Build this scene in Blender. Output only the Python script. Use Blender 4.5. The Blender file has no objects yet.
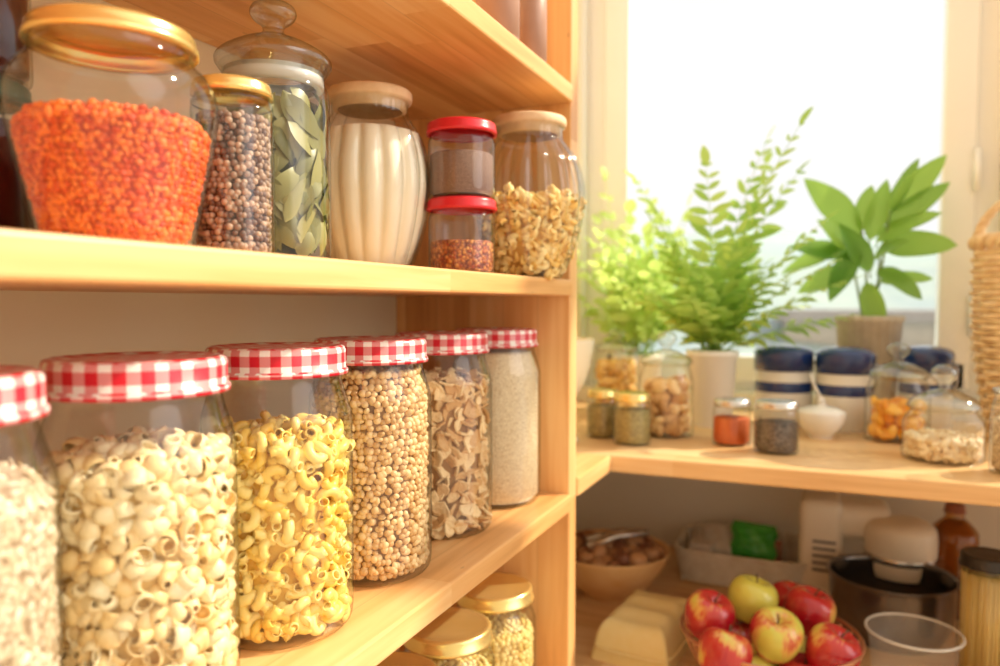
import bpy, bmesh, math, random
import numpy as np
from mathutils import Vector, Matrix
random.seed(7); rng=np.random.default_rng(7)
E=1.30
S=bpy.context.scene
COL=S.collection
# ------------------------------------------------------------------ materials
def newmat(name):
    m=bpy.data.materials.new(name); m.use_nodes=True
    nt=m.node_tree; nt.nodes.clear()
    o=nt.nodes.new('ShaderNodeOutputMaterial')
    return m,nt,o
def N(nt,t,**kw):
    n=nt.nodes.new(t)
    for k,v in kw.items(): setattr(n,k,v)
    return n
def ramp(nt,stops):
    n=nt.nodes.new('ShaderNodeValToRGB'); e=n.color_ramp.elements
    while len(e)<len(stops): e.new(.5)
    for i,(p,c) in enumerate(stops):
        e[i].position=p; e[i].color=(*c,1)
    return n
def pm(name,c1,c2=None,scale=30,rough=.5,metal=0,bump=0,bscale=None,island=False,coat=0,detail=3):
    c2=c2 or tuple(min(1,x*1.12) for x in c1)
    m,nt,o=newmat(name); L=nt.links.new
    b=N(nt,'ShaderNodeBsdfPrincipled'); b.inputs['Roughness'].default_value=rough; b.inputs['Metallic'].default_value=metal
    b.inputs['Coat Weight'].default_value=coat
    tc=N(nt,'ShaderNodeTexCoord'); nz=N(nt,'ShaderNodeTexNoise'); nz.inputs['Scale'].default_value=scale; nz.inputs['Detail'].default_value=detail
    L(tc.outputs['Object'],nz.inputs['Vector'])
    r=ramp(nt,[(.3,c1),(.7,c2)])
    if island:
        g=N(nt,'ShaderNodeNewGeometry'); mx=N(nt,'ShaderNodeMath',operation='MULTIPLY_ADD'); 
        L(nz.outputs['Fac'],mx.inputs[0]); mx.inputs[1].default_value=.35
        s=N(nt,'ShaderNodeMath',operation='MULTIPLY'); L(g.outputs['Random Per Island'],s.inputs[0]); s.inputs[1].default_value=.65
        L(s.outputs[0],mx.inputs[2]); L(mx.outputs[0],r.inputs[0])
    else: L(nz.outputs['Fac'],r.inputs[0])
    L(r.outputs[0],b.inputs['Base Color'])
    if bump:
        n2=N(nt,'ShaderNodeTexNoise'); n2.inputs['Scale'].default_value=bscale or scale*3; L(tc.outputs['Object'],n2.inputs['Vector'])
        bp=N(nt,'ShaderNodeBump'); bp.inputs['Strength'].default_value=bump; bp.inputs['Distance'].default_value=.002
        L(n2.outputs['Fac'],bp.inputs['Height']); L(bp.outputs[0],b.inputs['Normal'])
    L(b.outputs[0],o.inputs[0]); return m
def wood(name,along,across,cs=None,stave=.045,length=.42):
    cs=cs or [(.56,.245,.07),(.78,.41,.145),(.88,.55,.24)]
    m,nt,o=newmat(name); L=nt.links.new
    b=N(nt,'ShaderNodeBsdfPrincipled'); b.inputs['Roughness'].default_value=.38
    tc=N(nt,'ShaderNodeTexCoord'); sp=N(nt,'ShaderNodeSeparateXYZ'); L(tc.outputs['Object'],sp.inputs[0])
    ax={'X':0,'Y':1,'Z':2}
    def M(op,a,bv=None,c=None):
        n=N(nt,'ShaderNodeMath',operation=op)
        for i,v in enumerate((a,bv,c)):
            if v is None: continue
            if isinstance(v,(int,float)): n.inputs[i].default_value=v
            else: L(v,n.inputs[i])
        return n.outputs[0]
    A=sp.outputs[ax[along]]; C=sp.outputs[ax[across]]
    cf=M('DIVIDE',M('ADD',C,.013),stave); ci=M('FLOOR',cf)
    w1=N(nt,'ShaderNodeTexWhiteNoise',noise_dimensions='1D'); L(ci,w1.inputs['W'])
    af=M('ADD',M('DIVIDE',A,length),M('MULTIPLY',w1.outputs[0],7.0)); ai=M('FLOOR',af)
    cb=N(nt,'ShaderNodeCombineXYZ'); L(ci,cb.inputs[0]); L(ai,cb.inputs[1])
    w2=N(nt,'ShaderNodeTexWhiteNoise',noise_dimensions='2D'); L(cb.outputs[0],w2.inputs['Vector'])
    mp=N(nt,'ShaderNodeMapping'); sc=[46,46,46]; sc[ax[along]]=2.6; mp.inputs['Scale'].default_value=sc
    ad=N(nt,'ShaderNodeVectorMath',operation='ADD'); L(tc.outputs['Object'],ad.inputs[0])
    sv=N(nt,'ShaderNodeVectorMath',operation='SCALE'); L(w2.outputs['Color'],sv.inputs[0]); sv.inputs['Scale'].default_value=3
    L(sv.outputs[0],ad.inputs[1]); L(ad.outputs[0],mp.inputs[0])
    nz=N(nt,'ShaderNodeTexNoise'); nz.inputs['Scale'].default_value=1.6; nz.inputs['Detail'].default_value=5; nz.inputs['Distortion'].default_value=.6
    L(mp.outputs[0],nz.inputs['Vector'])
    f=M('ADD',M('MULTIPLY',nz.outputs['Fac'],.75),M('MULTIPLY',w2.outputs['Value'],.34))
    vo=N(nt,'ShaderNodeTexVoronoi'); mp2=N(nt,'ShaderNodeMapping'); s2=[9,9,9]; s2[ax[along]]=4; mp2.inputs['Scale'].default_value=s2
    L(tc.outputs['Object'],mp2.inputs[0]); L(mp2.outputs[0],vo.inputs['Vector'])
    kn=M('LESS_THAN',vo.outputs['Distance'],.06)
    r=ramp(nt,[(.28,cs[0]),(.52,cs[1]),(.78,cs[2])]); L(f,r.inputs[0])
    seam=M('LESS_THAN',M('FRACT',cf),.018); dk=M('MAXIMUM',M('MULTIPLY',seam,.35),M('MULTIPLY',kn,.35))
    mx=N(nt,'ShaderNodeMix',data_type='RGBA'); L(dk,mx.inputs[0]); L(r.outputs[0],mx.inputs[6]); mx.inputs[7].default_value=(.28,.12,.04,1)
    L(mx.outputs[2],b.inputs['Base Color'])
    bp=N(nt,'ShaderNodeBump'); bp.inputs['Strength'].default_value=.12; bp.inputs['Distance'].default_value=.001
    L(nz.outputs['Fac'],bp.inputs['Height']); L(bp.outputs[0],b.inputs['Normal'])
    L(b.outputs[0],o.inputs[0]); return m
def glassmat(name,tint=(.975,.985,.975),edge=(.42,.46,.40),refl=.8,base=.06,pw=2.6):
    m,nt,o=newmat(name); L=nt.links.new
    lw=N(nt,'ShaderNodeLayerWeight'); lw.inputs['Blend'].default_value=.5
    p=N(nt,'ShaderNodeMath',operation='POWER'); L(lw.outputs['Facing'],p.inputs[0]); p.inputs[1].default_value=pw
    p2=N(nt,'ShaderNodeMath',operation='POWER'); L(lw.outputs['Facing'],p2.inputs[0]); p2.inputs[1].default_value=4.5
    a=N(nt,'ShaderNodeMath',operation='MULTIPLY_ADD'); L(p.outputs[0],a.inputs[0]); a.inputs[1].default_value=refl*.6; a.inputs[2].default_value=base
    mx=N(nt,'ShaderNodeMix',data_type='RGBA'); L(p2.outputs[0],mx.inputs[0]); mx.inputs[6].default_value=(*tint,1); mx.inputs[7].default_value=(*edge,1)
    t=N(nt,'ShaderNodeBsdfTransparent'); L(mx.outputs[2],t.inputs[0])
    g=N(nt,'ShaderNodeBsdfGlossy'); g.inputs['Roughness'].default_value=.05
    tc=N(nt,'ShaderNodeTexCoord'); nz=N(nt,'ShaderNodeTexNoise'); nz.inputs['Scale'].default_value=18; L(tc.outputs['Object'],nz.inputs['Vector'])
    bp=N(nt,'ShaderNodeBump'); bp.inputs['Strength'].default_value=.3; bp.inputs['Distance'].default_value=.004; L(nz.outputs['Fac'],bp.inputs['Height']); L(bp.outputs[0],g.inputs['Normal'])
    s=N(nt,'ShaderNodeMixShader'); L(a.outputs[0],s.inputs[0]); L(t.outputs[0],s.inputs[1]); L(g.outputs[0],s.inputs[2]); L(s.outputs[0],o.inputs[0])
    return m
def frosted(name,c,f):
    m,nt,o=newmat(name); L=nt.links.new
    tc=N(nt,'ShaderNodeTexCoord'); nz=N(nt,'ShaderNodeTexNoise'); nz.inputs['Scale'].default_value=25; L(tc.outputs['Object'],nz.inputs['Vector'])
    r=ramp(nt,[(.3,c),(.7,tuple(min(1,x*1.06) for x in c))]); L(nz.outputs['Fac'],r.inputs[0])
    b=N(nt,'ShaderNodeBsdfPrincipled'); b.inputs['Roughness'].default_value=.2; L(r.outputs[0],b.inputs['Base Color'])
    t=N(nt,'ShaderNodeBsdfTransparent'); s=N(nt,'ShaderNodeMixShader'); s.inputs[0].default_value=f; L(t.outputs[0],s.inputs[1]); L(b.outputs[0],s.inputs[2]); L(s.outputs[0],o.inputs[0]); return m
def gingham(name):
    m,nt,o=newmat(name); L=nt.links.new
    b=N(nt,'ShaderNodeBsdfPrincipled'); b.inputs['Roughness'].default_value=.3
    uv=N(nt,'ShaderNodeTexCoord'); sp=N(nt,'ShaderNodeSeparateXYZ'); L(uv.outputs['UV'],sp.inputs[0])
    def st(x,k=1/.0135):
        a=N(nt,'ShaderNodeMath',operation='MULTIPLY_ADD'); L(x,a.inputs[0]); a.inputs[1].default_value=k; a.inputs[2].default_value=.1
        f=N(nt,'ShaderNodeMath',operation='FRACT'); L(a.outputs[0],f.inputs[0])
        g=N(nt,'ShaderNodeMath',operation='LESS_THAN'); L(f.outputs[0],g.inputs[0]); g.inputs[1].default_value=.5; return g.outputs[0]
    ad=N(nt,'ShaderNodeMath',operation='ADD'); L(st(sp.outputs[0]),ad.inputs[0]); L(st(sp.outputs[1]),ad.inputs[1])
    h=N(nt,'ShaderNodeMath',operation='MULTIPLY'); L(ad.outputs[0],h.inputs[0]); h.inputs[1].default_value=.5
    r=ramp(nt,[(0,(.90,.84,.78)),(.3,(.74,.26,.26)),(.8,(.62,.012,.03))]); r.color_ramp.interpolation='CONSTANT'
    L(h.outputs[0],r.inputs[0]); L(r.outputs[0],b.inputs['Base Color']); L(b.outputs[0],o.inputs[0]); return m
def leafmat(name,c1,c2,tr=.5,mixc=(.8,.95,.25)):
    m,nt,o=newmat(name); L=nt.links.new
    g=N(nt,'ShaderNodeNewGeometry'); r=ramp(nt,[(0,c1),(1,c2)]); L(g.outputs['Random Per Island'],r.inputs[0])
    d=N(nt,'ShaderNodeBsdfPrincipled'); d.inputs['Roughness'].default_value=.4; L(r.outputs[0],d.inputs['Base Color'])
    t=N(nt,'ShaderNodeBsdfTranslucent'); 
    mm=N(nt,'ShaderNodeMix',data_type='RGBA'); mm.inputs[0].default_value=.4; L(r.outputs[0],mm.inputs[6]); mm.inputs[7].default_value=(*mixc,1); L(mm.outputs[2],t.inputs[0])
    s=N(nt,'ShaderNodeMixShader'); s.inputs[0].default_value=tr; L(d.outputs[0],s.inputs[1]); L(t.outputs[0],s.inputs[2]); L(s.outputs[0],o.inputs[0]); return m
def applemat(name,lo,hi):
    m,nt,o=newmat(name); L=nt.links.new
    b=N(nt,'ShaderNodeBsdfPrincipled'); b.inputs['Roughness'].default_value=.22; b.inputs['Coat Weight'].default_value=.4
    tc=N(nt,'ShaderNodeTexCoord'); nz=N(nt,'ShaderNodeTexNoise'); nz.inputs['Scale'].default_value=16; nz.inputs['Detail'].default_value=1; L(tc.outputs['Object'],nz.inputs['Vector'])
    n2=N(nt,'ShaderNodeTexNoise'); mp=N(nt,'ShaderNodeMapping'); mp.inputs['Scale'].default_value=(220,220,25); L(tc.outputs['Object'],mp.inputs[0]); L(mp.outputs[0],n2.inputs['Vector']); n2.inputs['Scale'].default_value=1
    a=N(nt,'ShaderNodeMath',operation='MULTIPLY_ADD'); L(n2.outputs[0],a.inputs[0]); a.inputs[1].default_value=.22; L(nz.outputs[0],a.inputs[2])
    r=ramp(nt,[(lo,(.66,.62,.10)),(lo+.07,(.74,.42,.10)),(hi,(.56,.05,.035)),(min(hi+.2,1),(.42,.008,.02))]); L(a.outputs[0],r.inputs[0])
    L(r.outputs[0],b.inputs['Base Color']); L(b.outputs[0],o.inputs[0]); return m

M_shelf=wood('pine_shelf','Y','X'); M_up=wood('pine_upright','Z','X'); M_counter=wood('pine_counter','X','Y',[(.60,.33,.12),(.78,.50,.23),(.86,.62,.34)])
M_wall=pm('wall_cream_paint',(.86,.71,.46),(.89,.75,.50),6,.8,bump=.05)
M_wallw=pm('window_wall_paint',(.88,.84,.73),(.90,.86,.76),6,.8)
M_white=pm('white_pvc',(.90,.90,.88),(.92,.92,.90),8,.3)
M_floor=pm('floor_tile',(.55,.43,.32),(.6,.49,.38),4,.5)
M_glass=glassmat('jar_glass'); M_pane=glassmat('window_pane_glass',(.99,.99,.99),(.97,.98,.98),.15,.03,4)
M_thick=glassmat('thick_lid_glass',(.93,.95,.92),(.22,.25,.20),.9,.10,1.8)
M_ging=gingham('gingham_lid'); M_gold=pm('gold_lid',(.88,.66,.22),(.93,.74,.30),20,.24,.75)
M_silver=pm('brushed_metal',(.6,.58,.55),(.7,.68,.65),20,.25,.9)
M_redlid=pm('red_lid',(.62,.01,.02),(.7,.02,.03),20,.3); M_teal=pm('teal_lid',(.02,.16,.14),None,20,.35)
M_cork=pm('wooden_lid',(.70,.46,.24),(.82,.60,.36),60,.6,bump=.2)
M_cream=pm('cream_ceramic',(.82,.74,.52),(.86,.78,.58),8,.25)
M_ceram=pm('white_ceramic',(.84,.83,.79),(.88,.87,.83),8,.2)
M_blue=pm('navy_enamel',(.012,.035,.15),(.02,.05,.2),8,.2,coat=.5)
M_leaf=leafmat('fern_leaf',(.24,.47,.07),(.54,.72,.18),.6)
M_leaf2=leafmat('herb_leaf',(.42,.62,.15),(.68,.84,.34),.62)
M_leaf3=leafmat('ficus_leaf',(.07,.26,.02),(.33,.58,.08),.45)
M_stem=pm('plant_stem',(.2,.32,.08),(.3,.4,.12),30,.5)
M_bay=leafmat('bay_leaf',(.16,.155,.035),(.42,.38,.13),.08,(.4,.4,.2))
# ------------------------------------------------------------------ mesh helpers
def link(o,parent=None,loc=(0,0,0)):
    COL.objects.link(o); o.location=loc
    if parent: o.parent=parent
    return o
def group(name,loc):
    e=bpy.data.objects.new(name,None); e.empty_display_size=.02; COL.objects.link(e); e.location=loc; return e
def G(name,x,y,z): return group(name,(x,y,z+E))
def build(name,V,Q=None,T=None,mat=None,parent=None,loc=(0,0,0),smooth=True):
    me=bpy.data.meshes.new(name); V=np.asarray(V,dtype=np.float32)
    Q=np.zeros((0,4),int) if Q is None or len(Q)==0 else np.asarray(Q,int); T=np.zeros((0,3),int) if T is None or len(T)==0 else np.asarray(T,int)
    me.vertices.add(len(V)); me.vertices.foreach_set('co',V.ravel())
    nl=Q.size+T.size; me.loops.add(nl); me.polygons.add(len(Q)+len(T))
    me.loops.foreach_set('vertex_index',np.concatenate([Q.ravel(),T.ravel()]).astype(np.int32))
    st=np.concatenate([np.arange(len(Q))*4,Q.size+np.arange(len(T))*3]).astype(np.int32)
    me.polygons.foreach_set('loop_start',st)
    me.polygons.foreach_set('use_smooth',np.full(len(st),smooth))
    me.update(calc_edges=True); me.validate()
    if mat: me.materials.append(mat)
    return link(bpy.data.objects.new(name,me),parent,loc)
def box(name,x0,x1,y0,y1,z0,z1,mat,parent=None,bev=.002,seg=2):
    c=((x0+x1)/2,(y0+y1)/2,(z0+z1)/2); h=((x1-x0)/2,(y1-y0)/2,(z1-z0)/2)
    bm=bmesh.new(); bmesh.ops.create_cube(bm,size=2); bmesh.ops.scale(bm,vec=h,verts=bm.verts)
    if bev: bmesh.ops.bevel(bm,geom=list(bm.edges),offset=min(bev,min(h)*.98),segments=seg,profile=.5,affect='EDGES')
    me=bpy.data.meshes.new(name); bm.to_mesh(me); bm.free(); me.materials.append(mat)
    if bev: 
        for p in me.polygons: p.use_smooth = seg>2
    return link(bpy.data.objects.new(name,me),parent,(c[0],c[1],c[2]+(E if parent is None else 0)))
def catmull(pts,k=4):
    out=[]; n=len(pts); P=[np.array(p,float) for p in pts]
    for i in range(n-1):
        p0=P[max(i-1,0)];p1=P[i];p2=P[i+1];p3=P[min(i+2,n-1)]
        for j in range(k):
            t=j/k; q=.5*((2*p1)+(-p0+p2)*t+(2*p0-5*p1+4*p2-p3)*t*t+(-p0+3*p1-3*p2+p3)*t**3); out.append(q)
    out.append(P[-1]); 
    for q in out: q[0]=max(q[0],0) if len(q)==2 else q[0]
    return out
def lathe(name,prof,mat,parent=None,loc=(0,0,0),segs=56,rib=None,sm=0):
    if sm: prof=catmull(prof,sm)
    V=[];rings=[]
    s=0;sl=[0]
    for i in range(1,len(prof)): s+=math.hypot(prof[i][0]-prof[i-1][0],prof[i][1]-prof[i-1][1]); sl.append(s)
    rm=max(p[0] for p in prof)
    for (r,z) in prof:
        if r<1e-5: V.append((0,0,z)); rings.append([len(V)-1])
        else:
            a=[]
            for j in range(segs):
                th=2*math.pi*j/segs; rr=r*(rib(th,r,z) if rib else 1); V.append((rr*math.cos(th),rr*math.sin(th),z)); a.append(len(V)-1)
            rings.append(a)
    faces=[];uvs=[]
    for i in range(len(rings)-1):
        A,B=rings[i],rings[i+1]
        if len(A)==1 and len(B)==1: continue
        dz=abs(prof[i+1][1]-prof[i][1]); dr=abs(prof[i+1][0]-prof[i][0]); flat=dr>dz*1.2
        for j in range(segs):
            k=(j+1)%segs
            if len(A)==1: f=[A[0],B[k],B[j]][::-1]; id_=[(j,i),(j+1,i+1),(j,i+1)][::-1]
            elif len(B)==1: f=[A[j],A[k],B[0]]; id_=[(j,i),(j+1,i),(j,i+1)]
            else: f=[A[j],A[k],B[k],B[j]]; id_=[(j,i),(j+1,i),(j+1,i+1),(j,i+1)]
            faces.append(f)
            for v,(jj,ii) in zip(f,id_):
                uvs.append((V[v][0],V[v][1]) if flat else (2*math.pi*jj/segs*rm,sl[ii]))
    me=bpy.data.meshes.new(name); me.from_pydata(V,[],faces); 
    u=me.uv_layers.new(name='UVMap'); u.data.foreach_set('uv',np.array(uvs,dtype=np.float32).ravel())
    me.polygons.foreach_set('use_smooth',[True]*len(faces)); me.materials.append(mat); me.update()
    return link(bpy.data.objects.new(name,me),parent,loc)
def frames(P):
    P=np.asarray(P,float); n=len(P); Tn=np.gradient(P,axis=0); Tn/=np.linalg.norm(Tn,axis=1)[:,None]+1e-12
    ref=np.array([0,0,1.]) if abs(Tn[0][2])<.9 else np.array([1.,0,0])
    u=np.cross(Tn[0],ref); u/=np.linalg.norm(u); U=[u]
    for i in range(1,n):
        u=U[-1]-Tn[i]*np.dot(U[-1],Tn[i]); u/=np.linalg.norm(u)+1e-12; U.append(u)
    U=np.array(U); return P,Tn,U,np.cross(Tn,U)
def tubegeo(P,r,seg=8,closed=False):
    P,Tn,U,W=frames(P); n=len(P); r=np.broadcast_to(np.asarray(r,float),(n,))
    a=np.arange(seg)*2*np.pi/seg
    V=(P[:,None,:]+r[:,None,None]*(np.cos(a)[None,:,None]*U[:,None,:]+np.sin(a)[None,:,None]*W[:,None,:])).reshape(-1,3)
    Q=[]
    for i in range(n if closed else n-1):
        for j in range(seg):
            i2=(i+1)%n; Q.append([i*seg+j,i*seg+(j+1)%seg,i2*seg+(j+1)%seg,i2*seg+j])
    if not closed:
        V=np.vstack([V,P[0],P[-1]]); c0=len(V)-2
        T=[[c0,(j+1)%seg,j] for j in range(seg)]+[[c0+1,(n-1)*seg+j,(n-1)*seg+(j+1)%seg] for j in range(seg)]
    else: T=[]
    return V,np.array(Q),np.array(T).reshape(-1,3).astype(int)
def hollow(P,r,th,seg=9,oval=1):
    P,Tn,U,W=frames(P); n=len(P); r=np.broadcast_to(np.asarray(r,float),(n,)); a=np.arange(seg)*2*np.pi/seg
    def rg(rr): return P[:,None,:]+rr[:,None,None]*(np.cos(a)[None,:,None]*U[:,None,:]*oval+np.sin(a)[None,:,None]*W[:,None,:])
    V=np.concatenate([rg(r),rg(r-th)[::-1]]).reshape(-1,3); m=2*n; Q=[]
    for i in range(m):
        for j in range(seg): i2=(i+1)%m; Q.append([i*seg+j,i*seg+(j+1)%seg,i2*seg+(j+1)%seg,i2*seg+j])
    return V-V.mean(0),np.array(Q),np.zeros((0,3),int)
def merge(parts):
    V=[];Q=[];T=[];o=0
    for v,q,t in parts:
        V.append(v); 
        if len(q): Q.append(np.asarray(q)+o)
        if len(t): T.append(np.asarray(t)+o)
        o+=len(v)
    return np.vstack(V),(np.vstack(Q) if Q else None),(np.vstack(T) if T else None)
def tube(name,P,r,mat,parent=None,loc=(0,0,0),seg=8,closed=False):
    v,q,t=tubegeo(P,r,seg,closed); return build(name,v,q,t,mat,parent,loc)
def ico(sub=2):
    bm=bmesh.new(); bmesh.ops.create_icosphere(bm,subdivisions=sub,radius=1); V=np.array([v.co[:] for v in bm.verts]); T=np.array([[v.index for v in f.verts] for f in bm.faces]); bm.free()
    return V,np.zeros((0,4),int),T
def randrot(n):
    q=rng.normal(size=(n,4)); q/=np.linalg.norm(q,axis=1)[:,None]; w,x,y,z=q.T
    return np.stack([1-2*(y*y+z*z),2*(x*y-z*w),2*(x*z+y*w),2*(x*y+z*w),1-2*(x*x+z*z),2*(y*z-x*w),2*(x*z-y*w),2*(y*z+x*w),1-2*(x*x+y*y)],1).reshape(n,3,3)
def alignrot(Nv,tilt=.35):
    n=len(Nv); r=rng.normal(size=(n,3)); Nn=Nv+rng.normal(size=(n,3))*tilt; Nn/=np.linalg.norm(Nn,axis=1)[:,None]
    u=np.cross(Nn,r); u/=np.linalg.norm(u,axis=1)[:,None]; w=np.cross(Nn,u); return np.stack([u,w,Nn],2)
def surfpts(prof,size,jit=.3,inset=.4,k=.87):
    P=[];Nn=[]; row=0; prof=[np.array(p,float) for p in prof]
    seg=[]; 
    for a,b in zip(prof[:-1],prof[1:]):
        L=np.linalg.norm(b-a)
        if L>1e-9: seg.append((a,b,L))
    tot=sum(s[2] for s in seg); s=size*.5
    while s<tot:
        c=0
        for a,b,L in seg:
            if c+L>=s: break
            c+=L
        q=a+(b-a)*(s-c)/L; d=(b-a)/L; nr,nz=d[1],-d[0]
        n=max(1,int(2*math.pi*q[0]/size))
        for i in range(n):
            th=(i+.5*(row%2)+rng.uniform(-jit,jit))/n*2*math.pi; ins=rng.uniform(0,inset)*size
            rr=q[0]-nr*ins; z=q[1]-nz*ins+rng.uniform(-jit,jit)*size*.6
            P.append((rr*math.cos(th),rr*math.sin(th),z)); Nn.append((nr*math.cos(th),nr*math.sin(th),nz))
        row+=1; s+=size*k
    return np.array(P),np.array(Nn)
def scatter(name,pieces,P,R,sc,mat,parent,loc=(0,0,0),smooth=True):
    n=len(P); sc=np.broadcast_to(sc,(n,)); idx=rng.integers(0,len(pieces),n)
    Vs=[];Qs=[];Ts=[];o=0
    for k,(v,q,t) in enumerate(pieces):
        I=np.where(idx==k)[0]
        if len(I)==0: continue
        W=np.einsum('nij,vj->nvi',R[I],v)*sc[I][:,None,None]+P[I][:,None,:]
        Vs.append(W.reshape(-1,3)); off=(o+np.arange(len(I))*len(v))[:,None,None]
        if len(q): Qs.append((q[None]+off).reshape(-1,4))
        if len(t): Ts.append((t[None]+off).reshape(-1,3))
        o+=len(I)*len(v)
    return build(name,np.vstack(Vs),np.vstack(Qs) if Qs else None,np.vstack(Ts) if Ts else None,mat,parent,loc,smooth)
# pieces
def elbow():
    a=np.linspace(0,math.radians(215),9); P=np.stack([.0055*np.cos(a),.0055*np.sin(a),a*.0011],1); return hollow(P,.0034,.0009,9)
def shellp():
    a=np.linspace(0,math.radians(85),6); P=np.stack([.007*np.cos(a),.007*np.sin(a),0*a],1); r=np.array([.0060,.0063,.0061,.0054,.0044,.0032]); return hollow(P,r,.0010,12,.80)
def fusilli(turns=1.5,L=.026):
    n=22;m=14;V=[];Q=[]
    for i in range(n):
        t=i/(n-1); ph=t*2*math.pi*turns; e=.35+.65*min(1,8*t,8*(1-t))
        for j in range(m):
            a=2*math.pi*j/m; c=abs(math.cos(a-ph)); r=.0050*(.30+.70*c**1.6)*e; V.append((r*math.cos(a),r*math.sin(a),(t-.5)*L))
    for i in range(n-1):
        for j in range(m): Q.append([i*m+j,i*m+(j+1)%m,(i+1)*m+(j+1)%m,(i+1)*m+j])
    return np.array(V),np.array(Q),np.zeros((0,3),int)
def chunk(sx,sy,sz,amp=.25,sub=2):
    v,q,t=ico(sub); f=1+amp*(np.sin(v@rng.normal(size=3)*3+rng.uniform(0,6))*.6+rng.uniform(-.5,.5,len(v))*.6)
    v=v*f[:,None]; v=np.sign(v)*np.abs(v)**.8; return v*np.array([sx,sy,sz]),q,t
def chip(sx,sy,sz):
    # thin irregular, slightly curled slab
    m=9; rad=rng.uniform(.65,1.1,m); V=[];cx_=rng.uniform(.1,.45)
    for zz,k in ((-1,.92),(0,1.0),(1,.9)):
        for j in range(m):
            a=2*math.pi*j/m; x=rad[j]*k*math.cos(a)*sx; y=rad[j]*k*math.sin(a)*sy; V.append((x,y,zz*sz+cx_*(x/sx)**2*sx*.5))
    V.append((0,0,-sz)); V.append((0,0,sz)); Q=[];T=[]
    for l in range(2):
        for j in range(m): Q.append([l*m+j,l*m+(j+1)%m,(l+1)*m+(j+1)%m,(l+1)*m+j])
    for j in range(m): T.append([3*m,(j+1)%m,j]); T.append([3*m+1,2*m+j,2*m+(j+1)%m])
    return np.array(V),np.array(Q),np.array(T)
bead=ico(2)
# ------------------------------------------------------------------ camera
cam=bpy.data.cameras.new('camera'); co=bpy.data.objects.new('camera',cam); COL.objects.link(co)
cam.lens=27.36; cam.sensor_width=36; cam.shift_y=.010; cam.clip_start=.02
co.location=(0,0,E); co.rotation_euler=(math.radians(87),0,math.radians(23.5))
cam.dof.use_dof=True; cam.dof.focus_distance=.56; cam.dof.aperture_fstop=4.4
S.camera=co
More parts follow.
